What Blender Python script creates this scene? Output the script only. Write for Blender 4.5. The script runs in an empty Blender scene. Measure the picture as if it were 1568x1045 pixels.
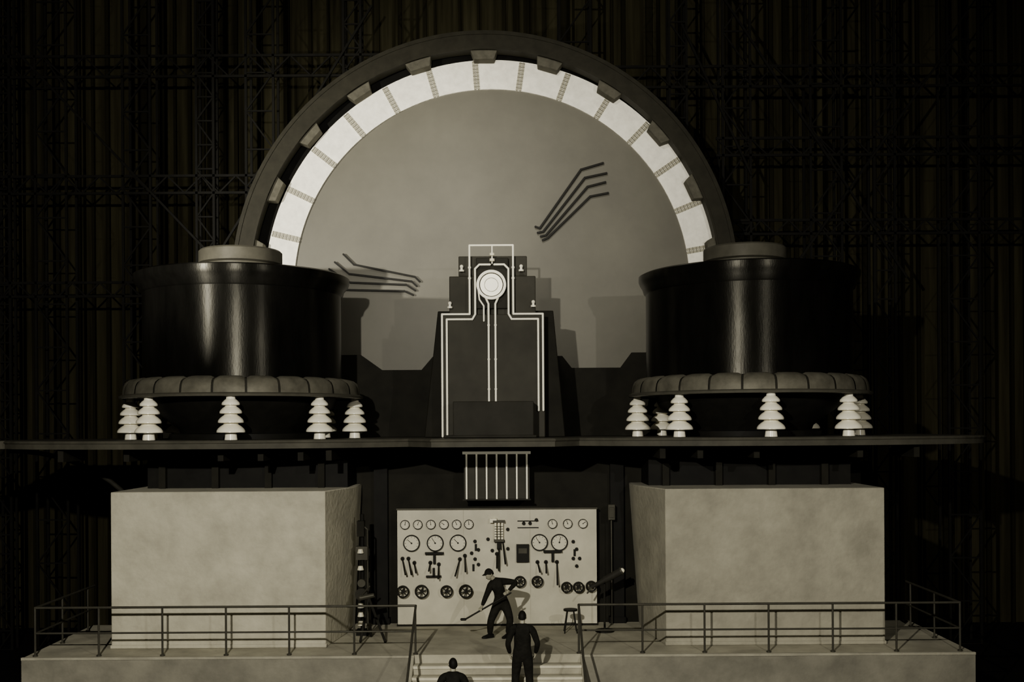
import bpy, bmesh, math, random
from mathutils import Vector, Matrix
random.seed(7)
S=bpy.context.scene
pi=math.pi

# ---------------------------------------------------------------- materials
def tone(v,warm=1.0):
    return (v, v*(1-0.055*warm), v*(1-0.30*warm), 1)
def mat(name,v,rough=0.6,metal=0.0,var=0.25,scale=3.0,bump=0.0,bscale=40,warm=1.0,stretch=None,emit=0,spec=None,aniso=0):
    m=bpy.data.materials.new(name); m.use_nodes=True
    nt=m.node_tree; b=nt.nodes['Principled BSDF']
    b.inputs['Roughness'].default_value=rough
    b.inputs['Metallic'].default_value=metal
    if spec is None: spec=0.4 if v>0.1 else 0.08
    b.inputs['Specular IOR Level'].default_value=spec
    tc=nt.nodes.new('ShaderNodeTexCoord')
    mp=nt.nodes.new('ShaderNodeMapping')
    nt.links.new(tc.outputs['Object'],mp.inputs['Vector'])
    if stretch: mp.inputs['Scale'].default_value=stretch
    n=nt.nodes.new('ShaderNodeTexNoise'); n.inputs['Scale'].default_value=scale
    n.inputs['Detail'].default_value=7; n.inputs['Roughness'].default_value=0.6
    nt.links.new(mp.outputs['Vector'],n.inputs['Vector'])
    r=nt.nodes.new('ShaderNodeValToRGB')
    r.color_ramp.elements[0].position=0.3; r.color_ramp.elements[1].position=0.7
    r.color_ramp.elements[0].color=tone(v*(1-var),warm)
    r.color_ramp.elements[1].color=tone(min(1,v*(1+var)),warm)
    nt.links.new(n.outputs['Fac'],r.inputs['Fac'])
    nt.links.new(r.outputs['Color'],b.inputs['Base Color'])
    if bump>0:
        n2=nt.nodes.new('ShaderNodeTexNoise'); n2.inputs['Scale'].default_value=bscale
        n2.inputs['Detail'].default_value=4
        nt.links.new(mp.outputs['Vector'],n2.inputs['Vector'])
        bp=nt.nodes.new('ShaderNodeBump'); bp.inputs['Strength'].default_value=bump
        bp.inputs['Distance'].default_value=0.03
        nt.links.new(n2.outputs['Fac'],bp.inputs['Height'])
        nt.links.new(bp.outputs['Normal'],b.inputs['Normal'])
    if emit>0:
        b.inputs['Emission Color'].default_value=tone(1)
        b.inputs['Emission Strength'].default_value=emit
    if aniso>0:
        b.inputs['Anisotropic'].default_value=aniso
        b.inputs['Anisotropic Rotation'].default_value=0.25
        tg=nt.nodes.new('ShaderNodeTangent'); tg.direction_type='RADIAL'; tg.axis='Z'
        nt.links.new(tg.outputs['Tangent'],b.inputs['Tangent'])
    return m

M=dict(
 concrete=mat('painted_concrete',0.37,0.8,var=0.20,scale=1.6,bump=0.5,bscale=9),
 concrete2=mat('concrete_dimmed',0.25,0.85,var=0.22,scale=1.6,bump=0.5,bscale=9),  # same concrete, darkened for the right block's weaker light; also used on trims
 stagefloor=mat('stage_floor_paint',0.29,0.7,var=0.3,scale=1.2,bump=0.15,bscale=14,spec=.15),
 stagefront=mat('stage_fascia_paint',0.15,0.8,var=0.3,scale=1.4,bump=0.3,bscale=10),
 step=mat('step_paint',0.50,0.7,var=0.15,scale=3,bump=0.15,bscale=14),
 plaster=mat('white_plaster',0.90,0.7,var=0.12,scale=5,bump=0.9,bscale=5,warm=.6),
 tick=mat('tick_grey',0.34,0.7,var=0.1),
 tickd=mat('tick_dark',0.18,0.7,var=0.1),
 disc=mat('dial_canvas',0.098,0.5,var=0.14,scale=0.6,bump=0.05,bscale=6,spec=.25),
 rim=mat('rim_paint',0.020,0.6,var=0.2,scale=4,warm=1.3),
 rimdark=mat('rim_backing_black',0.003,0.8,var=0.2),
 lug=mat('lug_paint',0.08,0.7,var=0.25,scale=6),
 drum=mat('burnished_steel',0.024,0.36,metal=0.9,var=0.45,scale=2.2,stretch=(1,1,0.25),bump=0.04,bscale=30,aniso=.95,warm=.7),
 flange=mat('cast_steel',0.085,0.5,metal=0.2,var=0.35,scale=3),
 lid=mat('lid_paint',0.055,0.5,metal=0.1,var=0.2,scale=3),
 black=mat('black_iron',0.005,0.6,var=0.3),
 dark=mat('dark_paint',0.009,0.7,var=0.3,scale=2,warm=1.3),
 darkg=mat('dark_grey_paint',0.018,0.65,var=0.25,scale=1.5),
 tower=mat('tower_grey',0.032,0.6,var=0.2,scale=1.5),
 porcelain=mat('white_porcelain',0.80,0.22,var=0.06,warm=.8),
 tube=mat('bright_tube',0.85,0.3,var=0.04,emit=0.12,warm=.8),  # white pipes and bars, no lamps; a weak glow is added for brightness
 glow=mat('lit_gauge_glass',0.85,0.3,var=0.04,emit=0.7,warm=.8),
 steel=mat('rail_steel',0.045,0.45,metal=0.4,var=0.2),
 deck=mat('gallery_paint',0.045,0.6,var=0.3,scale=2),
 panel=mat('panel_marble',0.44,0.45,var=0.16,scale=1.4),
 face=mat('gauge_face',0.55,0.4,var=0.05),
 bolt=mat('bolt_black',0.010,0.5,var=0.1),
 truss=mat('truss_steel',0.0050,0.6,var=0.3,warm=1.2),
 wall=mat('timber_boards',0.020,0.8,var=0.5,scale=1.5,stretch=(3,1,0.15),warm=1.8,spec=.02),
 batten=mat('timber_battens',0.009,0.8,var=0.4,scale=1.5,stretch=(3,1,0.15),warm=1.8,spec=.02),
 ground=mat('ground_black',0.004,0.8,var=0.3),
 cloth=mat('work_cloth',0.009,0.85,var=0.35,scale=9,bump=0.6,bscale=18),
 cloth2=mat('work_cloth_dark',0.007,0.85,var=0.35,scale=9,bump=0.6,bscale=18),
 skin=mat('skin',0.24,0.5,var=0.08,warm=1.1),
 hair=mat('hair',0.005,0.6,var=0.2),
 white=mat('white_enamel',0.75,0.35,var=0.05),
)

# ---------------------------------------------------------------- mesh builder
class MB:
    def __init__(s): s.bm=bmesh.new(); s.mats=[]
    def mi(s,k):
        if k not in s.mats: s.mats.append(k)
        return s.mats.index(k)
    def raw(s,vs,fs,k,smooth=False):
        i=s.mi(k); bv=[s.bm.verts.new(v) for v in vs]
        for f in fs:
            try:
                ff=s.bm.faces.new([bv[j] for j in f]); ff.material_index=i; ff.smooth=smooth
            except ValueError: pass
    def box(s,x0,x1,y0,y1,z0,z1,k):
        vs=[(x0,y0,z0),(x1,y0,z0),(x1,y1,z0),(x0,y1,z0),(x0,y0,z1),(x1,y0,z1),(x1,y1,z1),(x0,y1,z1)]
        s.raw(vs,[(0,3,2,1),(4,5,6,7),(0,1,5,4),(1,2,6,5),(2,3,7,6),(3,0,4,7)],k)
    def obox(s,a,b,w,h,k,up=Vector((0,0,1))):
        a=Vector(a);b=Vector(b);d=(b-a).normalized()
        if abs(d.dot(up))>0.98: up=Vector((0,1,0))
        sd=d.cross(up).normalized(); u=sd.cross(d).normalized()
        vs=[]
        for p in (a,b):
            for sx,su in ((-1,-1),(1,-1),(1,1),(-1,1)):
                vs.append(p+sd*sx*w/2+u*su*h/2)
        s.raw(vs,[(3,2,1,0),(4,5,6,7),(0,1,5,4),(1,2,6,5),(2,3,7,6),(3,0,4,7)],k)
    def prism(s,bot,top,k):
        n=len(bot); vs=list(bot)+list(top)
        fs=[tuple(reversed(range(n))),tuple(range(n,2*n))]+[(i,(i+1)%n,n+(i+1)%n,n+i) for i in range(n)]
        s.raw(vs,fs,k)
    def cyl(s,a,b,r0,r1,k,n=20,cap=True):
        a=Vector(a);b=Vector(b);d=(b-a).normalized()
        q=Vector((0,0,1)) if abs(d.z)<0.9 else Vector((1,0,0))
        u=d.cross(q).normalized(); w=d.cross(u)
        vs=[];
        for p,r in((a,r0),(b,r1)):
            for i in range(n):
                t=2*pi*i/n; vs.append(p+u*math.cos(t)*r+w*math.sin(t)*r)
        s.raw(vs,[(i,(i+1)%n,n+(i+1)%n,n+i) for i in range(n)],k,True)
        if cap:
            s.raw(vs[:n],[tuple(range(n))],k); s.raw(vs[n:],[tuple(range(n))],k)
    def sph(s,c,r,k,n=10,sc=(1,1,1)):
        vs=[];fs=[];m=n//2+1
        c=Vector(c)
        for j in range(m+1):
            p=pi*j/m
            for i in range(n):
                t=2*pi*i/n
                vs.append(c+Vector((math.sin(p)*math.cos(t)*r*sc[0],math.sin(p)*math.sin(t)*r*sc[1],math.cos(p)*r*sc[2])))
        for j in range(m):
            for i in range(n):
                fs.append((j*n+i,j*n+(i+1)%n,(j+1)*n+(i+1)%n,(j+1)*n+i))
        s.raw(vs,fs,k,True)
    def tube(s,pts,r,k,n=10,closed=False):
        pts=[Vector(p) for p in pts]
        if closed: pts=pts+[pts[0]]
        rr=r if isinstance(r,(list,tuple)) else [r]*len(pts)
        for i in range(len(pts)-1): s.cyl(pts[i],pts[i+1],rr[i],rr[i+1],k,n)
        for i in range(len(pts)): s.sph(pts[i],rr[i]*0.999,k,n)
    def lathe(s,prof,c,k,n=96,smooth=True):
        vs=[];m=len(prof)
        for i in range(n):
            t=2*pi*i/n
            for (r,z) in prof:
                vs.append((c[0]+r*math.cos(t),c[1]+r*math.sin(t),c[2]+z))
        fs=[]
        for i in range(n):
            for j in range(m-1):
                fs.append((i*m+j,((i+1)%n)*m+j,((i+1)%n)*m+j+1,i*m+j+1))
        s.raw(vs,fs,k,smooth)
    def ann(s,cx,cz,y0,y1,r0,r1,k,n=128,a0=0,a1=2*pi):
        full=abs(a1-a0-2*pi)<1e-4; m=n if full else n+1
        vs=[]
        for i in range(m):
            t=a0+(a1-a0)*i/n
            for r,y in((r0,y0),(r1,y0),(r1,y1),(r0,y1)):
                vs.append((cx+r*math.cos(t),y,cz+r*math.sin(t)))
        fs=[]
        for i in range(n):
            j=(i+1)%m
            for q in range(4):
                fs.append((i*4+q,j*4+q,j*4+(q+1)%4,i*4+(q+1)%4))
        if not full: fs+= [(0,1,2,3),(4*(m-1)+3,4*(m-1)+2,4*(m-1)+1,4*(m-1))]
        s.raw(vs,fs,k)
    def out(s,name,parent=None,bevel=0,sharp=True):
        bm=s.bm
        bmesh.ops.remove_doubles(bm,verts=bm.verts,dist=1e-5)
        bmesh.ops.recalc_face_normals(bm,faces=bm.faces)
        me=bpy.data.meshes.new(name); bm.to_mesh(me); bm.free()
        for k in s.mats: me.materials.append(M[k])
        if sharp:
            try: me.set_sharp_from_angle(angle=math.radians(38))
            except Exception: pass
        ob=bpy.data.objects.new(name,me); S.collection.objects.link(ob)
        if parent: ob.parent=parent
        if bevel>0:
            b=ob.modifiers.new('bevel','BEVEL'); b.width=bevel; b.segments=2; b.limit_method='ANGLE'
        return ob
def empty(name,loc=(0,0,0)):
    e=bpy.data.objects.new(name,None); e.location=loc; S.collection.objects.link(e); return e
def ch(mb,name,par,**kw):
    ob=mb.out(name,None,**kw); ob.parent=par; ob.matrix_parent_inverse=Matrix.Translation(-par.location); return ob

# ---------------------------------------------------------------- room shell
GZ=-1.7
m=MB(); m.box(-20,20,-4,35,GZ-0.2,GZ,'ground'); m.out('floor')
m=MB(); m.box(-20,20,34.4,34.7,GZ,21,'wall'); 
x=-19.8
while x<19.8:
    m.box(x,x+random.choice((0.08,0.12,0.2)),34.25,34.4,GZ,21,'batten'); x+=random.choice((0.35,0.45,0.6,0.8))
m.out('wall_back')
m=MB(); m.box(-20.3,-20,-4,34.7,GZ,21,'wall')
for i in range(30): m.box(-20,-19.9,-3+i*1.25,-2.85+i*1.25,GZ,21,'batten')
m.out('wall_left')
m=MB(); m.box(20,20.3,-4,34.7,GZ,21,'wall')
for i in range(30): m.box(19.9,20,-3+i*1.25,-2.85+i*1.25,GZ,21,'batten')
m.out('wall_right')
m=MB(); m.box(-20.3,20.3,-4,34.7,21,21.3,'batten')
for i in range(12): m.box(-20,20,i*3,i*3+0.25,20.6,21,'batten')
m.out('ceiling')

# ---------------------------------------------------------------- steel scaffolding
def truss_col(m,x,y,w,z0,z1,k='truss',t=0.07):
    for xx in (x-w/2,x+w/2):
        for yy in (y,y+w*0.8): m.box(xx-t/2,xx+t/2,yy-t/2,yy+t/2,z0,z1,k)
    z=z0;f=1
    while z<z1-w*1.4:
        a=x-w/2*f;b=x+w/2*f
        m.obox((a,y,z),(b,y,z+w*1.4),t*0.6,t*0.6,k)
        m.obox((x-w/2,y,z),(x+w/2,y,z),t*0.6,t*0.6,k)
        z+=w*1.4;f=-f
def truss_beam(m,x0,x1,y,z,h,k='truss',t=0.07):
    for zz in(z,z+h): m.box(x0,x1,y-t/2,y+t/2,zz-t/2,zz+t/2,k)
    x=x0;f=0
    while x<x1-h:
        m.obox((x,y,z if f else z+h),(x+h,y,z+h if f else z),t*0.6,t*0.6,k); x+=h;f=1-f
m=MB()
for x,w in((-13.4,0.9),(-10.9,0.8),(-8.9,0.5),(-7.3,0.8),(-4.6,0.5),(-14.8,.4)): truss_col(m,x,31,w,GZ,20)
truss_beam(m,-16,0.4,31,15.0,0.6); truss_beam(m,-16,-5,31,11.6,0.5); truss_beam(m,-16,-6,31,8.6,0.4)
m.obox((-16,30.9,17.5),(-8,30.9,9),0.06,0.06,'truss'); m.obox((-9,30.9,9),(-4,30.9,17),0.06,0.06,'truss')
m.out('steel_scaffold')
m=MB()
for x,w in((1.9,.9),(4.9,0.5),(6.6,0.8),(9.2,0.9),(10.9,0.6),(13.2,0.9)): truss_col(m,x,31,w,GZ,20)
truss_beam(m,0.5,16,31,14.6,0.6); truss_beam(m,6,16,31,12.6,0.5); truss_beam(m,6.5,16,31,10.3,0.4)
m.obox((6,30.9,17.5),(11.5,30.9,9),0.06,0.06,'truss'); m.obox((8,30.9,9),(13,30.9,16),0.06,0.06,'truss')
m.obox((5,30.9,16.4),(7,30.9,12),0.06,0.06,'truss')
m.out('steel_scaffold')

# ---------------------------------------------------------------- stage platform + stairs
SX0,SX1=-2.05,1.39
m=MB()
m.box(-10.12,9.5,22,25.58,GZ,0,'stagefloor')
m.box(-10.16,SX0-.0,21.95,22.0,GZ,-0.05,'stagefront'); m.box(SX1,9.54,21.95,22.0,GZ,-0.05,'stagefront')
m.box(-10.16,SX0-.0,21.93,22.0,-0.05,0.0,'concrete2'); m.box(SX1,9.54,21.93,22.0,-0.05,0.0,'concrete2')
m.out('stage_platform')
m=MB()
for i in range(1,10):
    z=-0.17*i; y=21.99-0.28*i
    m.box(SX0+.001,SX1-.001,y,y+0.28,GZ,z,'stagefloor'); m.box(SX0+.001,SX1-.001,y-0.025,y+0.10,z-0.05,z+0.003,'step')
for x in(SX0-0.06,SX1):
    m.prism([(x,21.92,GZ),(x+.06,21.92,GZ),(x+.06,19.4,GZ),(x,19.4,GZ)],[(x,21.92,-.02),(x+.06,21.92,-.02),(x+.06,19.4,-1.5),(x,19.4,-1.5)],'concrete2')
m.out('staircase')

# ---------------------------------------------------------------- railings
def railing(posts,xe,side):
    m=MB(); r=0.022
    for x in posts:
        m.cyl((x,22.06,0),(x,22.06,1.01),r,r,'steel',10); m.cyl((x,22.06,0),(x,22.06,0.03),.05,.05,'steel',10)
    m.tube([(posts[0],22.06,1.01),(posts[-1],22.06,1.01)],r*1.15,'steel')
    m.tube([(posts[0],22.06,0.48),(posts[-1],22.06,0.48)],r*0.9,'steel')
    for y in (23.4,24.8):
        m.cyl((xe,y,0),(xe,y,1.01),r,r,'steel',10); m.cyl((xe,y,0),(xe,y,0.03),.05,.05,'steel',10)
    m.tube([(xe,22.06,1.01),(xe,25.2,1.01)],r*1.15,'steel'); m.tube([(xe,22.06,0.48),(xe,25.2,0.48)],r*0.9,'steel')
    xs=SX0+0.03 if side<0 else SX1-0.03
    m.tube([(xs,22.06,1.01),(xs,19.5,-0.50)],r*1.15,'steel')
    m.cyl((xs,19.5,GZ+.2),(xs,19.5,-.5),r,r,'steel',10)
    m.out('railing')
railing([-9.92,-8.6,-7.28,-5.96,-4.65,-3.30,-2.03],-9.92,-1)
railing([1.36,2.68,3.97,5.30,6.63,7.95,9.27],9.27,1)

# ---------------------------------------------------------------- concrete blocks
zt=3.36
m=MB()
m.prism([(-8.62,22.8,0),(-4.02,22.8,0),(-3.80,24.4,0),(-3.80,25.55,0),(-8.62,25.55,0)],
        [(-8.62,22.8,zt),(-4.02,22.8,zt),(-3.62,24.4,zt),(-3.62,25.55,zt),(-8.62,25.55,zt)],'concrete')
m.box(-8.64,-4.0,22.77,25.55,0.0,0.08,'concrete')
m.out('concrete_block',bevel=0.02)
m=MB()
m.prism([(7.98,22.8,0),(3.28,22.8,0),(3.02,24.4,0),(3.02,25.55,0),(7.98,25.55,0)][::-1],
        [(7.98,22.8,zt),(3.28,22.8,zt),(2.80,24.4,zt),(2.80,25.55,zt),(7.98,25.55,zt)][::-1],'concrete2')
m.box(3.26,8.0,22.77,25.55,0.0,0.08,'concrete2')
m.out('concrete_block',bevel=0.02)
for a,b in((-8.3,-3.75),(3.1,7.7)):
    m=MB(); m.box(a,b,24.2,25.55,zt,4.28,'black'); m.box(a-.1,b+.1,24.1,25.55,4.1,4.28,'black')
    for q in range(4): m.box(a+.3+q*1.2,a+.45+q*1.2,24.05,24.2,zt,4.1,'dark')
    m.out('support_pedestal')

# ---------------------------------------------------------------- gallery and its support wall
def arc(cx,cy,rx,ry,a0,a1,n=24): return [(cx+rx*math.cos(math.radians(a0+(a1-a0)*i/n)),cy+ry*math.sin(math.radians(a0+(a1-a0)*i/n))) for i in range(n+1)]
m=MB()
pl=[(-12.4,28.45),(-12.4,22.6)]+arc(-6.6,24.6,5.0,2.7,200,330)+[(-1.7,22.35),(0.9,22.35)]+arc(5.8,24.6,5.0,2.7,210,345)+[(10.9,28.45)]
zb,ztp=4.29,4.465
m.prism([(x,y,zb) for x,y in pl],[(x,y,ztp) for x,y in pl],'deck')
for i in range(2,len(pl)-2):
    a,b=pl[i],pl[i+1]
    m.tube([(a[0],a[1],ztp-0.035),(b[0],b[1],ztp-0.035)],0.03,'deck',8)
for x in(-9.6,-8.2,-6.2,-5.35,-4.5,-3.9,3.2,4.0,5.2,7.4,8.6):
    m.box(x-.06,x+.06,22.6,23.9,4.02,zb,'dark')
m.out('gallery_deck')
m=MB()
m.box(-8.6,8.4,25.62,26.1,GZ,4.28,'dark')
m.out('wall_support')
for x in(-3.15,2.5): 
    m=MB(); m.box(x-.16,x+.16,25.42,25.6,0,4.28,'black'); m.box(x-.2,x+.2,25.4,25.6,0,.15,'black'); m.box(x-.2,x+.2,25.4,25.6,4.13,4.28,'black'); m.out('pilaster')
m=MB(); m.tube([(-12.3+3.5*math.sin(t*pi/2/14),26,1.6+2.6*math.cos(t*pi/2/14)) for t in range(15)],0.06,'darkg')
m.cyl((-8.8,26,GZ),(-8.8,26,1.6),.06,.06,'darkg'); m.out('arch_brace')

# ---------------------------------------------------------------- dial wheel
cx,cz=-0.523,8.555; k_=1.025
e=empty('dial_wheel',(cx,29.2,cz))
m=MB(); m.ann(cx,cz,29.20,29.32,0.0001,5.31*k_,'disc',160); ch(m,'disc',e)
m=MB(); m.ann(cx,cz,29.12,29.30,5.29*k_,6.07*k_,'plaster',160); ch(m,'white_ring',e)
m=MB()
for k in range(30):
    th=math.radians(90-(-4+12*k)); c,s_=math.cos(th),math.sin(th)
    rad=Vector((c,0,s_)); tan=Vector((-s_,0,c)); o=Vector((cx,29.11,cz))
    for q in(-0.045,0.045):
        m.obox(o+rad*5.42+tan*q,o+rad*6.20+tan*q,0.05,0.03,'tick',up=Vector((0,1,0)))
    for j in range(16):
        rr=5.45+j*0.048
        m.obox(o+rad*rr-tan*0.08,o+rad*rr+tan*0.08,0.024,0.05,'tickd' if j%2 else 'tick',up=Vector((0,1,0)))
ch(m,'ring_ticks',e)
rx,rz=-0.70,8.58
m=MB(); m.ann(rx,rz,28.62,29.06,6.33,6.80,'rim',160)
m.ann(rx,rz,28.59,28.66,6.72,6.82,'rim',160); m.ann(rx,rz,28.58,28.64,6.31,6.37,'rim',160)
ch(m,'outer_rim',e)
m=MB(); m.ann(rx,rz,29.22,29.36,6.05,6.66,'rimdark',160); ch(m,'recess',e)  # black backing ring between the rim and the white ring
m=MB()
for k in range(22):
    th=math.radians(90+k*360/22); rad=Vector((math.cos(th),0,math.sin(th))); tan=Vector((-rad.z,0,rad.x)); o=Vector((rx,0,rz))
    y0,y1=28.72,29.10
    def P(r,t,y): return o+rad*r+tan*t+Vector((0,y,0))
    m.prism([P(6.35,-.37,y0),P(6.35,.37,y0),P(6.09,.27,y0),P(6.09,-.27,y0)],[P(6.35,-.37,y1),P(6.35,.37,y1),P(6.09,.27,y1),P(6.09,-.27,y1)],'lug')
ch(m,'lugs',e,bevel=0.015)
m=MB()
for x in(-5,-2.5,1.5,4):
    m.box(x-.12,x+.12,29.45,29.7,GZ,cz+3.5,'black')
m.box(-6,5,29.40,29.55,cz-.1,cz+.1,'black'); m.box(-6,5,29.36,29.5,cz-4,cz-3.8,'black'); m.box(-5.2,4.2,29.34,29.5,cz+3.2,cz+3.4,'black')
ch(m,'support_frame',e)

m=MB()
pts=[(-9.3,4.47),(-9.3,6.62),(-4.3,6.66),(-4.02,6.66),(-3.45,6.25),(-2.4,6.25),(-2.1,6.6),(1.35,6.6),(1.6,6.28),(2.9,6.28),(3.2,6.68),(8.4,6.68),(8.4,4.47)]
m.prism([(x,28.32,z) for x,z in pts],[(x,28.44,z) for x,z in pts],'dark'); m.out('stepped_dark_slab')  # dark slab with a stepped top, in front of the dial's lower part

def bolt(lines):
    m=MB()
    for L in lines:
        pp=[(cx+(x+.51)*k_,29.10,cz+(z-8.46)*k_) for x,z in L]
        for a,b in zip(pp[:-1],pp[1:]): m.obox(a,b,0.05,0.055,'bolt',up=Vector((0,1,0)))
        for a in pp: m.cyl((a[0],29.07,a[2]),(a[0],29.13,a[2]),.028,.028,'bolt',8)
        for a in (pp[1],pp[-2]): m.cyl((a[0],29.10,a[2]),(a[0],29.195,a[2]),.02,.02,'bolt',8)
    m.out('lightning_bolt_ornament')
bolt([[(0.66,10.06),(0.77,10.02),(1.88,11.58),(2.47,11.75)],
      [(0.72,9.90),(0.86,9.93),(1.98,11.36),(2.56,11.48)],
      [(0.80,9.80),(0.93,9.83),(2.05,11.12),(2.53,11.24)],
      [(0.85,9.70),(0.98,9.76),(2.12,10.86),(2.60,10.95)]])
bolt([[(-4.47,9.35),(-4.20,9.08),(-2.57,8.74),(-2.45,8.62)],
      [(-4.70,9.14),(-4.33,8.83),(-2.66,8.62),(-2.53,8.50)],
      [(-4.85,8.96),(-4.30,8.60),(-2.80,8.53),(-2.57,8.38)],
      [(-4.75,8.42),(-4.30,8.40),(-2.85,8.36),(-2.63,8.26)]])

# ---------------------------------------------------------------- insulated drum generators
def insulator(m,x,y,z0,h=0.95):
    m.cyl((x,y,z0),(x,y,z0+0.13),0.135,0.12,'porcelain',20)
    prof=[(0.09,0.12)]
    zs=[0.15,0.36,0.56,0.74]; rs=[0.30,0.27,0.235,0.19]; nxt=[0.36,0.56,0.74,0.90]
    for z,r,zn in zip(zs,rs,nxt):
        d=zn-z
        prof+=[(r*0.5,z+.03),(r*.90,z),(r,z+0.012),(r*.99,z+0.05),(r*0.90,z+d*.45),(r*0.72,z+d*.68),(r*0.52,z+d*.86),(r*.5,z+d*1.08)]
    prof+=[(0.085,h)]
    m.lathe(prof,(x,y,z0),'porcelain',32)
def drum(cx,cy,rb,rr,rf,ri,a0):
    B=4.47
    e=empty('drum_generator',(cx,cy,B))
    m=MB()
    m.lathe([(rb-.1,1.25),(rb,1.25),(rb,3.42),(rb+.03,3.46)],(cx,cy,B),'drum',160)
    ch(m,'drum_shell',e)
    m=MB()
    m.lathe([(rb,3.38),(rb+.05,3.42),(rb+.08,3.52),(rr-.03,3.62),(rr,3.70),(rr,3.80),(rr-.08,3.84),(0,3.90)],(cx,cy,B),'drum',160)
    ch(m,'top_rim',e)
    m=MB()
    m.lathe([(1.25,3.86),(1.25,3.99),(1.2,4.02),(0.95,4.03)],(cx-.06,cy,B),'lid',80)
    m.lathe([(0.86,4.0),(0.86,4.12),(0.97,4.15),(0.97,4.42),(0.93,4.46),(0,4.46)],(cx-.06,cy,B),'lid',80)
    ch(m,'cap_lid',e)
    m=MB(); n=24
    m.lathe([(rb,1.36),(rf-.24,1.32),(rf-.14,1.2),(rf-.10,0.98),(rf-.14,0.95),(rf-1.2,0.95)],(cx,cy,B),'darkg',160)
    for i in range(n):
        t0=2*pi*(i+.5)/n; hw=pi/n*0.93
        vs=[];fs=[];N=8;prof=[(0,1.0),(-.01,1.12),(-.03,1.22),(-.07,1.30),(-.15,1.36),(-.30,1.39)]
        for j in range(N+1):
            a=-1+2*j/N; t=t0+a*hw
            sink=.05*abs(a)**8; bul=.012*(1-a*a)
            for dr,z in prof:
                r=rf-.06+dr+bul; vs.append((cx+r*math.cos(t),cy+r*math.sin(t),B+z-sink*(z-1.0)*2))
        P_=len(prof)
        for j in range(N):
            for q in range(P_-1): fs.append((j*P_+q,(j+1)*P_+q,(j+1)*P_+q+1,j*P_+q+1))
        m.raw(vs,fs,'flange',True)
    m.lathe([(rf-.05,0.93),(rf+.02,0.94),(rf+.03,0.99),(rf-.04,1.02)],(cx,cy,B),'lid',160)
    ch(m,'lower_flange',e)
    m=MB(); m.lathe([(2.2,0.95),(2.1,0.7),(1.5,0.25),(1.4,0),(0,0)],(cx,cy,B),'black',80)
    m.lathe([(1.7,0.0),(1.7,0.12),(1.4,0.14)],(cx,cy,B),'black',80)
    ch(m,'base_bowl',e)
    m=MB()
    for q in range(8):
        t=math.radians(a0+45*q); insulator(m,cx+ri*math.cos(t),cy+ri*math.sin(t),B)
    ch(m,'insulators',e)
drum(-6.37,25.3,2.29,2.49,2.78,2.60,278)
drum(5.62,25.3,2.40,2.57,2.80,2.62,268)

# ---------------------------------------------------------------- centre switch tower
c=-0.443; T0=4.47
e=empty('switch_tower',(c,25.5,T0))
m=MB()
m.box(c-1.22,c+1.22,24.95,26.2,T0,7.36,'tower')
m.box(c-1.02,c+1.02,25.1,26.2,7.36,8.28,'tower')
m.box(c-0.80,c+0.82,25.15,26.2,8.28,8.76,'tower')
m.box(c-0.38,c+0.38,25.0,25.2,7.5,8.70,'darkg')
m.prism([(c-1.66,25.5,T0),(c+1.72,25.5,T0),(c+1.72,26.6,T0),(c-1.66,26.6,T0)],[(c-1.32,25.5,7.5),(c+1.45,25.5,7.5),(c+1.45,26.6,7.5),(c-1.32,26.6,7.5)],'dark')
ch(m,'tower_body',e,bevel=0.02)
m=MB(); m.box(c-0.90,c+0.94,24.2,24.95,T0,5.30,'darkg'); m.box(c-1.1,c+1.0,24.05,24.95,T0,4.53,'darkg'); ch(m,'front_plinth',e,bevel=0.02)
m=MB(); y=24.88; r=0.024
m.tube([(c-1.18,y,T0+.03),(c-1.18,y,7.36),(c-.53,y,7.36),(c-.53,y,8.97),(c+.49,y,8.97),(c+.49,y,7.36),(c+1.18,y,7.36),(c+1.18,y,5.1)],r,'tube')
m.tube([(c-1.07,y,T0+.03),(c-1.07,y,7.24),(c-.47,y,7.24),(c-.40,y,7.36),(c-.40,y,8.42),(c-.30,y,8.52),(c-.05,y,8.52)],r,'tube')
m.tube([(c+.05,y,8.52),(c+.28,y,8.52),(c+.38,y,8.42),(c+.38,y,7.36),(c+.45,y,7.24),(c+1.07,y,7.24),(c+1.07,y,5.1)],r,'tube')
m.tube([(c-.33,y,7.95),(c-.30,y,7.7),(c-.20,y,7.55),(c-.20,y,7.2)],r*.8,'tube')
m.tube([(c-.16,y,7.75),(c-.09,y,7.6),(c-.09,y,5.30)],r,'tube'); m.tube([(c+.14,y,7.75),(c+.07,y,7.6),(c+.07,y,5.30)],r,'tube')
m.tube([(c-.0,y,8.97),(c-.0,y,8.55)],r*.7,'tube')
for z in(8.62,8.75): m.cyl((c,y-.03,z-.03),(c,y-.03,z+.03),.06,.06,'white')
for z in(8.45,8.2): 
    for sx in(-.53,.49): m.sph((c+sx,y,z),.038,'tube')
for z in(7.1,6.3,5.6):
    for sx in(-.09,.07): m.sph((c+sx,y,z),.034,'tube')
for sx,z in((-.72,8.46),(.68,8.46),(-1.0,7.60),(.96,7.62)):
    m.cyl((c+sx,y+.1,z-.09),(c+sx,y+.1,z-.05),.06,.06,'porcelain'); m.cyl((c+sx,y+.1,z-.05),(c+sx,y+.1,z+.02),.03,.03,'porcelain'); m.sph((c+sx,y+.1,z+.03),.045,'porcelain')
    m.cyl((c+sx,y+.1,z-.03),(c+sx,25.3,z-.03),.03,.03,'steel')
ch(m,'bright_tubing',e)
m=MB(); zc=8.04
m.cyl((c-.02,24.86,zc),(c-.02,25.15,zc),.30,.30,'darkg',40)
m.ann(c-.02,zc,24.80,24.90,.285,.345,'tube',48)
m.cyl((c-.02,24.83,zc),(c-.02,24.87,zc),.262,.262,'glow',40)
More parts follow.
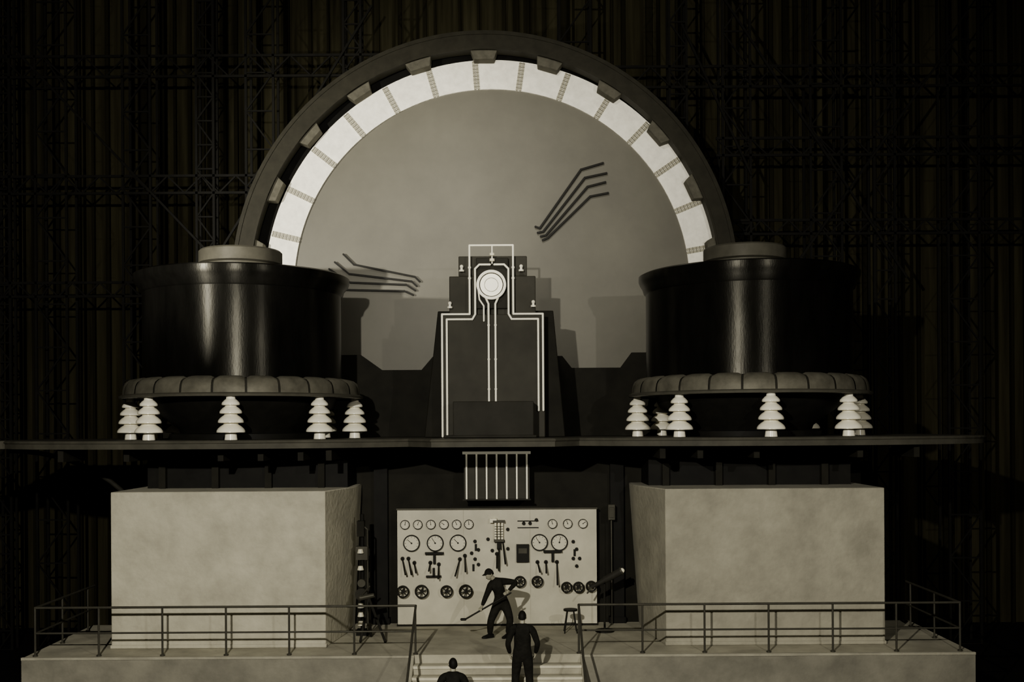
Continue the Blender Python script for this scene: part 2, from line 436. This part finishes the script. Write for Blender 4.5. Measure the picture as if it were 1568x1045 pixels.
m.ann(c-.02,zc,24.81,24.84,.155,.163,'lug',40)
ch(m,'round_gauge',e)

# ---------------------------------------------------------------- grille
m=MB(); gx0,gx1=-1.13,0.40
m.box(gx0,gx1,24.9,25.6,3.0,4.15,'tower')
m.box(gx0-.03,gx1+.03,24.76,24.9,4.08,4.14,'tube')
m.box(gx0-.03,gx1+.03,24.8,24.9,3.0,3.03,'darkg')
for i in range(7):
    x=gx0+.06+i*(gx1-gx0-.12)/6; m.cyl((x,24.84,3.03),(x,24.84,4.1),.020,.020,'tube',10)
m.out('bar_grille')

# ---------------------------------------------------------------- control panel
px0,px1=-2.735,1.99; yf=25.22
e=empty('control_panel',(-.37,25.3,0))
m=MB(); m.box(px0,px1,yf,25.32,0.02,2.76,'panel')
for x in (px0+1.57,px0+3.15): m.box(x-.006,x+.006,yf-.004,yf,0.02,2.76,'tick')
m.box(px0-.02,px1+.02,yf-.02,25.34,2.75,2.79,'steel'); m.box(px0-.02,px1+.02,yf-.05,25.34,0,0.04,'dark')
ch(m,'marble_slab',e)
X=lambda a:px0+a/100.0
Zc=lambda b:b/100.0
def gauge(m,a,b,r,ang=60):
    x,z=X(a),Zc(b)
    m.cyl((x,yf-.05,z),(x,yf,z),r,r,'panel',32)
    m.ann(x,z,yf-.07,yf-.03,r*.86,r,'bolt',32)
    m.cyl((x,yf-.056,z),(x,yf-.05,z),r*.86,r*.86,'face',32)
    t=math.radians(ang); m.obox((x,yf-.062,z),(x+math.cos(t)*r*.7,yf-.062,z+math.sin(t)*r*.7),.012,.008,'bolt',up=Vector((0,1,0)))
    m.cyl((x,yf-.07,z),(x,yf-.05,z),r*.1,r*.1,'bolt',10)
    for q in range(9):
        t=math.radians(-30+q*30); m.obox((x+math.cos(t)*r*.68,yf-.06,z+math.sin(t)*r*.68),(x+math.cos(t)*r*.8,yf-.06,z+math.sin(t)*r*.8),.01,.006,'bolt',up=Vector((0,1,0)))
m=MB()
for a in(18.6,49,80,111,141,170,368,404,440): gauge(m,a,241,.112,random.uniform(30,150))
for a in(34,90,144,337,384): gauge(m,a,197,.20,random.uniform(30,150))
ch(m,'gauges',e)
def wheel(m,a,b,r):
    x,z=X(a),Zc(b)
    n=20; pts=[(x+math.cos(2*pi*i/n)*r,yf-.16,z+math.sin(2*pi*i/n)*r) for i in range(n)]
    m.tube(pts,.020,'bolt',8,closed=True)
    for i in range(3):
        t=pi*i/3+.3; m.obox((x-math.cos(t)*r,yf-.16,z-math.sin(t)*r),(x+math.cos(t)*r,yf-.16,z+math.sin(t)*r),.022,.02,'bolt',up=Vector((0,1,0)))
    m.cyl((x,yf-.19,z),(x,yf,z),.035,.045,'bolt',12); m.cyl((x,yf-.03,z),(x,yf,z),r*.62,r*.62,'tick',20)
m=MB()
for a,b,r in((14,84,.13),(58,84,.145),(117,84,.13),(162,84,.145),(290,106,.12),(331,106,.12),(400,92,.115),(428,92,.115),(458,94,.115)): wheel(m,a,b,r)
ch(m,'handwheels',e)
m=MB()
def bx(a,b,w,h,d=.05,k='bolt'): m.box(X(a)-w/2,X(a)+w/2,yf-d,yf,Zc(b)-h/2,Zc(b)+h/2,k)
bx(297,172,.30,.42,.10); bx(297,178,.2,.12,.105,'steel')
for a,b in((184,200),(184,158),(192,180),(192,145),(176,172),(417,198),(425,180),(417,158),(432,158),(425,140),(300,242),(315,242),(330,250),(262,228),(262,182),(215,205),(225,178)):
    m.cyl((X(a),yf-.06,Zc(b)),(X(a),yf,Zc(b)),.035,.045,'bolt',12)
for a,b in((186,186),(420,172),(180,138)): bx(a,b,.05,.16,.04)
def lever(a,b,dx,dz,k='bolt'):
    m.cyl((X(a),yf-.04,Zc(b)),(X(a),yf,Zc(b)),.045,.05,k,12)
    m.tube([(X(a),yf-.04,Zc(b)),(X(a)+dx,yf-.26,Zc(b)+dz)],[.017,.022],k,8)
lever(12,160,.09,-.34);lever(26,160,.09,-.34);lever(40,150,.06,-.2)
lever(148,158,-.10,-.36);lever(160,166,.02,-.34);lever(98,146,.0,-.3);lever(78,150,-.02,-.16)
lever(250,200,.06,-.5);lever(236,170,0,-.3);lever(352,150,.0,-.22);lever(378,150,0,-.5);lever(332,150,.05,-.2)
for a,b in((88,173),(368,176)): bx(a,b,.44,.05,.12); bx(a,b-12,.06,.26,.1)
bx(86,118,.36,.04,.1); bx(86,128,.05,.2,.1)
for q in(-8,0,8): m.cyl((X(241+q),yf-.10,Zc(205)),(X(241+q),yf-.10,Zc(246)),.028,.028,'white',12)
bx(241,248,.28,.05,.16,'steel'); bx(241,203,.24,.06,.16,'steel'); bx(228,250,.16,.10,.14,'white')
bx(241,190,.10,.16,.12,'bolt'); m.cyl((X(241),yf-.12,Zc(130)),(X(241),yf-.12,Zc(185)),.02,.02,'bolt',8)
for q in range(5): m.cyl((X(241)-.1,yf-.13,Zc(212+q*6)),(X(241)+.1,yf-.13,Zc(212+q*6)),.008,.008,'bolt',6)
bx(310,248,.5,.02,.03); bx(310,232,.5,.02,.03)
ch(m,'switchgear',e)

# ---------------------------------------------------------------- side apparatus
m=MB(); x=-3.42; y=24.05
m.box(x-.14,x+.14,y,y+.3,0,0.12,'black'); m.cyl((x,y+.12,0.1),(x,y+.12,2.75),.05,.05,'black')
m.box(x-.13,x+.13,y,y+.22,1.72,2.02,'steel'); m.box(x-.1,x+.06,y-.02,y+.2,2.25,2.6,'dark')
for z in(.25,.45,.65,1.5,1.88): 
    m.cyl((x-.02,y-.04,z),(x-.02,y-.04,z+.09),.075,.05,'face',16); m.cyl((x-.02,y-.04,z+.045),(x-.02,y+.12,z+.045),.02,.02,'steel',8)
m.cyl((x,y-.1,.95),(x,y+.1,.95),.14,.14,'darkg',20); m.tube([(x+.02,y-.1,.95),(x+.2,y-.2,1.15)],.02,'steel',8)
m.tube([(x+.12,y+.1,0.1),(x+.12,y+.1,2.4),(x,y+.1,2.5)],.02,'steel',8)
m.cyl((x,y-.06,1.2),(x,y+.1,1.2),.09,.09,'steel',16)
m.out('valve_column')
m=MB(); hub=Vector((-3.20,23.55,.94))
m.tube([hub,(-2.80,23.25,0.03)],[.028,.030],'bolt',8); m.tube([hub,(-3.35,23.3,0.03)],[.028,.03],'bolt',8); m.tube([hub,(-3.2,23.9,0.03)],[.028,.03],'bolt',8)
m.cyl(hub+Vector((-.16,0,.0)),hub+Vector((.12,0,.06)),.06,.05,'steel',14); m.sph(hub+Vector((-.18,0,0)),.065,'steel')
m.out('tripod_stand')
m=MB(); 
m.cyl((2.10,24.4,0),(2.10,24.4,.04),.22,.22,'bolt',24); m.cyl((2.10,24.4,0),(2.10,24.4,1.12),.025,.022,'bolt',12)
a=Vector((1.80,24.35,1.03)); b=Vector((2.46,24.25,1.40))
m.cyl(a,a.lerp(b,.45),.045,.06,'darkg',20); m.cyl(a.lerp(b,.45),b,.075,.085,'darkg',20); m.cyl(b,b+(b-a)*.05,.09,.09,'steel',20)
m.sph(b+(b-a)*.04,.06,'white',12,(1,.6,1)); m.tube([(2.10,24.4,1.12),a.lerp(b,.40)],.025,'bolt',8)
m.tube([a,(1.70,24.3,.9)],.02,'steel',8)
m.out('pedestal_lamp')
m=MB(); m.box(2.26,2.42,25.1,25.3,2.5,2.86,'lid'); m.box(2.28,2.40,25.08,25.1,2.55,2.8,'steel'); m.cyl((2.34,25.2,2.5),(2.34,25.2,0),.02,.02,'steel',8); m.out('junction_box',bevel=.01)
m=MB(); m.cyl((1.31,24.3,.50),(1.31,24.3,.54),.16,.16,'bolt',24)
for i in range(4):
    t=pi/4+i*pi/2; m.tube([(1.31+.10*math.cos(t),24.3+.10*math.sin(t),.5),(1.31+.2*math.cos(t),24.3+.2*math.sin(t),0.016)],.016,'bolt',8)
    t2=t+pi/2; m.tube([(1.31+.16*math.cos(t),24.3+.16*math.sin(t),.2),(1.31+.16*math.cos(t2),24.3+.16*math.sin(t2),.2)],.010,'bolt',6)
m.out('stool')

# ---------------------------------------------------------------- people
def frame(fwd,up):
    f=Vector(fwd).normalized(); u=Vector(up); u=(u-f*u.dot(f)).normalized(); r=f.cross(u).normalized()
    return r,f,u
def make_head(par,cen,fwd,up,cap):
    r,f,u=frame(fwd,up); cen=Vector(cen)
    T=lambda x,y,z: cen+r*x+f*y+u*z
    m=MB(); n=20; mm=16; vs=[];fs=[]
    for j in range(mm+1):
        p=pi*j/mm; zz=math.cos(p)
        for i in range(n):
            t=2*pi*i/n; x=math.sin(p)*math.cos(t); y=math.sin(p)*math.sin(t)
            sx=.077;sy=.097
            if zz<0: sx*=1+.28*zz; 
            yy=y*sy*(1+.18*min(0,zz)) if y>0 else y*sy*(1+.45*min(0,zz))
            if y>.6 and -.12<zz<.15: yy-=.006
            vs.append(T(x*sx,yy+(.012 if zz<-.5 and y>0 else 0),zz*.118))
    for j in range(mm):
        for i in range(n): fs.append((j*n+i,j*n+(i+1)%n,(j+1)*n+(i+1)%n,(j+1)*n+i))
    m.raw(vs,fs,'skin',True)
    m.raw([T(0,.092,.012),T(-.016,.088,-.034),T(.016,.088,-.034),T(0,.122,-.030)],[(0,1,3),(0,3,2),(1,2,3)],'skin',True)
    for sx in(-1,1):
        m.sph(T(sx*.031,.078,.006),.011,'face',8); m.sph(T(sx*.031,.087,.006),.0065,'hair',6)
        m.tube([T(sx*.016,.094,.026),T(sx*.046,.084,.024)],.005,'hair',6)
        m.tube([T(sx*.074,-.005,.022),T(sx*.086,-.018,.012),T(sx*.084,-.012,-.018),T(sx*.074,.0,-.026)],.009,'skin',6)
    m.tube([T(-.020,.082,-.058),T(0,.086,-.057),T(.020,.082,-.058)],.004,'hair',6)
    ob=m.out('head'); ob.parent=par; ob.matrix_parent_inverse=Matrix.Translation(-par.location)
    m=MB(); vs=[];fs=[]; K=12; k=1.08 if not cap else 1.16
    for j in range(K+1):
        for i in range(n):
            t=2*pi*i/n; fr=math.sin(t)
            pmax=pi*(.54-.18*max(0,fr)+.10*max(0,-fr)) if not cap else pi*(.50-.08*fr)
            p=pmax*j/K
            x=math.sin(p)*math.cos(t); y=math.sin(p)*math.sin(t); zz=math.cos(p)
            vs.append(T(x*.077*k,y*.097*k-.004,zz*.118*k+.004))
    for j in range(K):
        for i in range(n): fs.append((j*n+i,j*n+(i+1)%n,(j+1)*n+(i+1)%n,(j+1)*n+i))
    m.raw(vs,fs,'hair' if not cap else 'cloth',True)
    if cap: m.prism([T(-.06,.08,.035),T(.06,.08,.035),T(.045,.15,.022),T(-.045,.15,.022)],[T(-.06,.08,.045),T(.06,.08,.045),T(.045,.15,.030),T(-.045,.15,.030)],'cloth')
    ob=m.out('cap' if cap else 'hair'); ob.parent=par; ob.matrix_parent_inverse=Matrix.Translation(-par.location)
def make_hand(par,wrist,d,pn,side,curl,name):
    d=Vector(d).normalized(); pn=Vector(pn); pn=(pn-d*pn.dot(d)).normalized(); s_=d.cross(pn).normalized()*side; w=Vector(wrist)
    m=MB()
    T=lambda a,b,c_: w+d*a+s_*b+pn*c_
    m.tube([T(-.03,0,0),T(.02,0,0)],[.027,.026],'skin',10)
    m.prism([T(0,-.028,-.013),T(0,.028,-.013),T(.088,.042,-.012),T(.088,-.040,-.012)],[T(0,-.026,.014),T(0,.028,.016),T(.088,.040,.012),T(.088,-.038,.012)],'skin')
    for b,L in((.033,.070),(.011,.080),(-.012,.074),(-.033,.058)):
        p=T(.082,b,0); a=curl*.5; pts=[p]; 
        for seg in(.45,.32,.25):
            p=p+(d*math.cos(a)+pn*math.sin(a))*L*seg; pts.append(p); a+=curl
        m.tube(pts,[.0105,.0095,.0085,.0075],'skin',8)
    p=T(.025,.026,.004); v1=(d*.6+s_*.75+pn*.25)*.036; v2=(d*.8+s_*.2+pn*(.3+curl*.4))*.032; v3=(d*.6+pn*(.3+curl*.6))*.024
    m.tube([p,p+v1,p+v1+v2,p+v1+v2+v3],[.015,.012,.0105,.009],'skin',8)
    ob=m.out(name); ob.parent=par; ob.matrix_parent_inverse=Matrix.Translation(-par.location)
    b=ob.modifiers.new('soft','REMESH'); b.mode='VOXEL'; b.voxel_size=.0035; b.use_smooth_shade=True
def person(J,facedir,headup,cap,cloth,curl=(.5,.5),palm=None,hdir=None,bulk=1.12):
    root=Vector(J['pelvis']); e=empty('stage_worker',(root.x,root.y,min(J['anL'][2],J['anR'][2])-.07))
    idx={};vs=[];rad=[];ed=[]
    def V(k,p,r):
        b_=bulk if k not in('neck','anL','anR','wrL','wrR') else 1
        idx[k]=len(vs);vs.append(Vector(p));rad.append((r[0]*b_,r[1]*b_))
    def E(a,b): ed.append((idx[a],idx[b]))
    V('pelvis',J['pelvis'],(.155,.125));V('waist',J['waist'],(.150,.118));V('chest',J['chest'],(.175,.13));V('collar',J['collar'],(.10,.09));V('neck',J['neck'],(.056,.056))
    E('pelvis','waist');E('waist','chest');E('chest','collar');E('collar','neck')
    for s_ in'LR':
        sh,el,wr=[Vector(J[k+s_]) for k in('sh','el','wr')]
        V('sh'+s_,sh,(.078,.078));V('ua'+s_,sh.lerp(el,.5),(.064,.064));V('el'+s_,el,(.053,.053));V('fa'+s_,el.lerp(wr,.4),(.051,.051));V('wr'+s_,wr,(.038,.038))
        E('collar','sh'+s_);E('sh'+s_,'ua'+s_);E('ua'+s_,'el'+s_);E('el'+s_,'fa'+s_);E('fa'+s_,'wr'+s_)
        hp,kn,an=[Vector(J[k+s_]) for k in('hp','kn','an')]
        V('hp'+s_,hp,(.108,.108));V('th'+s_,hp.lerp(kn,.5),(.094,.094));V('kn'+s_,kn,(.074,.074));V('cf'+s_,kn.lerp(an,.4),(.075,.075));V('an'+s_,an,(.060,.060))
        E('pelvis','hp'+s_);E('hp'+s_,'th'+s_);E('th'+s_,'kn'+s_);E('kn'+s_,'cf'+s_);E('cf'+s_,'an'+s_)
    me=bpy.data.meshes.new('body'); me.from_pydata(vs,ed,[]); me.materials.append(M[cloth])
    ob=bpy.data.objects.new('body',me); S.collection.objects.link(ob)
    sk=ob.modifiers.new('skin','SKIN'); sk.use_smooth_shade=True
    for i,r in enumerate(rad): me.skin_vertices[0].data[i].radius=r
    for i in range(len(vs)): me.skin_vertices[0].data[i].use_root=(i==0)
    sb=ob.modifiers.new('sub','SUBSURF'); sb.levels=2; sb.render_levels=2
    ob.parent=e; ob.matrix_parent_inverse=Matrix.Translation(-e.location)
    m=MB()
    for s_ in'LR':
        an=Vector(J['an'+s_]); to=Vector(J['to'+s_]); d=(to-an); d.z=0; d.normalize(); sd=Vector((-d.y,d.x,0)); z0=an.z-.07
        sec=[(-.09,.034,.075),(-.04,.042,.10),(.04,.045,.085),(.11,.05,.06),(.17,.042,.045),(.20,.02,.03)]
        vs=[];fs=[]
        for a,w,h in sec:
            c0=Vector((an.x,an.y,z0))+d*a
            vs+=[c0-sd*w,c0+sd*w,c0+sd*w*.95+Vector((0,0,h*.6)),c0+sd*w*.4+Vector((0,0,h)),c0-sd*w*.4+Vector((0,0,h)),c0-sd*w*.95+Vector((0,0,h*.6))]
        for q in range(len(sec)-1):
            for i in range(6): fs.append((q*6+i,q*6+(i+1)%6,(q+1)*6+(i+1)%6,(q+1)*6+i))
        fs+=[tuple(range(6)),tuple(range(len(vs)-6,len(vs)))]
        m.raw(vs,fs,'hair',True)
    ch(m,'shoes',e)
    make_head(e,J['head'],facedir,headup,cap)
    m=MB(); m.tube([J['collar'],Vector(J['neck']),Vector(J['neck']).lerp(Vector(J['head']),.6)],[.06,.056,.055],'skin',14)
    ch(m,'neck',e)
    for i,s_ in enumerate('LR'):
        wr,el=Vector(J['wr'+s_]),Vector(J['el'+s_]); d=(wr-el) if not hdir else Vector(hdir[i])
        make_hand(e,wr+(wr-el).normalized()*.02,d,palm[i] if palm else (0,0,-1),1 if s_=='L' else -1,curl[i],'hand_'+s_)
    return e
def off(d,o): return {k:tuple(Vector(v)+Vector(o)) for k,v in d.items()}
# man hauling a lever bar in front of the panel
Y0=23.7
J=dict(pelvis=(-.26,0,.80),waist=(-.28,0,.94),chest=(-.32,-.03,1.13),collar=(-.38,-.05,1.27),neck=(-.44,-.07,1.34),head=(-.53,-.11,1.435),
 shL=(-.17,-.03,1.27),elL=(.08,-.16,1.27),wrL=(-.10,-.30,1.10),
 shR=(-.50,-.12,1.18),elR=(-.60,-.28,.97),wrR=(-.68,-.34,.78),
 hpL=(-.17,.02,.74),knL=(-.06,-.12,.43),anL=(-.12,.04,.085),toL=(-.24,-.12,0),
 hpR=(-.35,-.02,.74),knR=(-.50,-.14,.42),anR=(-.52,.0,.085),toR=(-.70,-.1,0))
e=person(off(J,(0,Y0,0)),(-.85,-.5,-.25),(-.25,-.1,1),True,'cloth',curl=(1.1,1.1),palm=[(-.5,-.2,-1),(.3,.4,-1)],hdir=[(-.6,-.5,-.3),(-.3,-.6,-.4)])
m=MB(); a=Vector((-.05,Y0-.40,1.07)); b=Vector((-1.05,Y0-.42,.50)); m.tube([a,b],[.018,.020],'bolt',10); m.tube([b,b+Vector((-.08,0,-.0))],.03,'bolt',10)
ch(m,'pry_bar',e)
# men on the stairs, backs to us
J=dict(pelvis=(0,0,.93),waist=(0,.0,1.08),chest=(0,-.02,1.28),collar=(0,-.01,1.44),neck=(0,.01,1.52),head=(0,.04,1.64),
 shL=(-.20,-.01,1.41),elL=(-.29,-.04,1.13),wrL=(-.25,.12,.91),shR=(.20,-.01,1.41),elR=(.30,-.04,1.13),wrR=(.26,.12,.91),
 hpL=(-.10,0,.86),knL=(-.14,.05,.47),anL=(-.16,0,.08),toL=(-.2,.2,0),hpR=(.10,0,.86),knR=(.13,.06,.47),anR=(.16,.0,.08),toR=(.2,.2,0))
person(off(J,(.18,20.95,-.69)),(.1,1,-.1),(0,0,1),False,'cloth2',curl=(.5,.5),palm=[(1,0,0),(-1,0,0)])
J2=dict(J); J2['elL']=(-.30,.02,1.14); J2['wrL']=(-.22,.2,1.0); 
person(off(J2,(-1.13,19.83,-1.37)),(-.2,1,.1),(0,0,1),False,'cloth2',curl=(.5,.5),palm=[(1,0,0),(-1,0,0)])

# ---------------------------------------------------------------- lights
def spot(name,loc,tgt,power,size,blend=.5,rad=.25):
    l=bpy.data.lights.new(name,'SPOT'); l.energy=power; l.spot_size=math.radians(size); l.spot_blend=blend; l.shadow_soft_size=rad
    l.color=(1,.95,.84)
    o=bpy.data.objects.new(name,l); S.collection.objects.link(o); o.location=loc
    o.rotation_euler=(Vector(tgt)-Vector(loc)).to_track_quat('-Z','Y').to_euler()
spot('spotlight_key',(-3.8,2,8.5),(-2.5,27,5.5),16500,84,.6,.12)
spot('spotlight_fill',(8,3,8.5),(1,27,6),4200,84,.6,.12)
spot('spotlight_dial',(-12,12,8.5),(-5.2,29.2,10.8),22000,38,1.0,.15)
spot('spotlight_disc',(-1,12,15),(.2,29,10.6),6500,36,1.0,.4)
w=bpy.data.worlds.new('world'); S.world=w; w.use_nodes=True
w.node_tree.nodes['Background'].inputs[0].default_value=(.9,.75,.52,1); w.node_tree.nodes['Background'].inputs[1].default_value=.05

# ---------------------------------------------------------------- camera
cd=bpy.data.cameras.new('camera'); co=bpy.data.objects.new('camera',cd); S.collection.objects.link(co)
cd.sensor_width=36; cd.lens=1628/1568*36; cd.shift_y=0.0845; cd.clip_end=200
co.matrix_world=Matrix.Translation((0,0,4.70))@Matrix.Rotation(pi/2,4,'X')@Matrix.Rotation(math.radians(-0.35),4,'Z')
S.camera=co
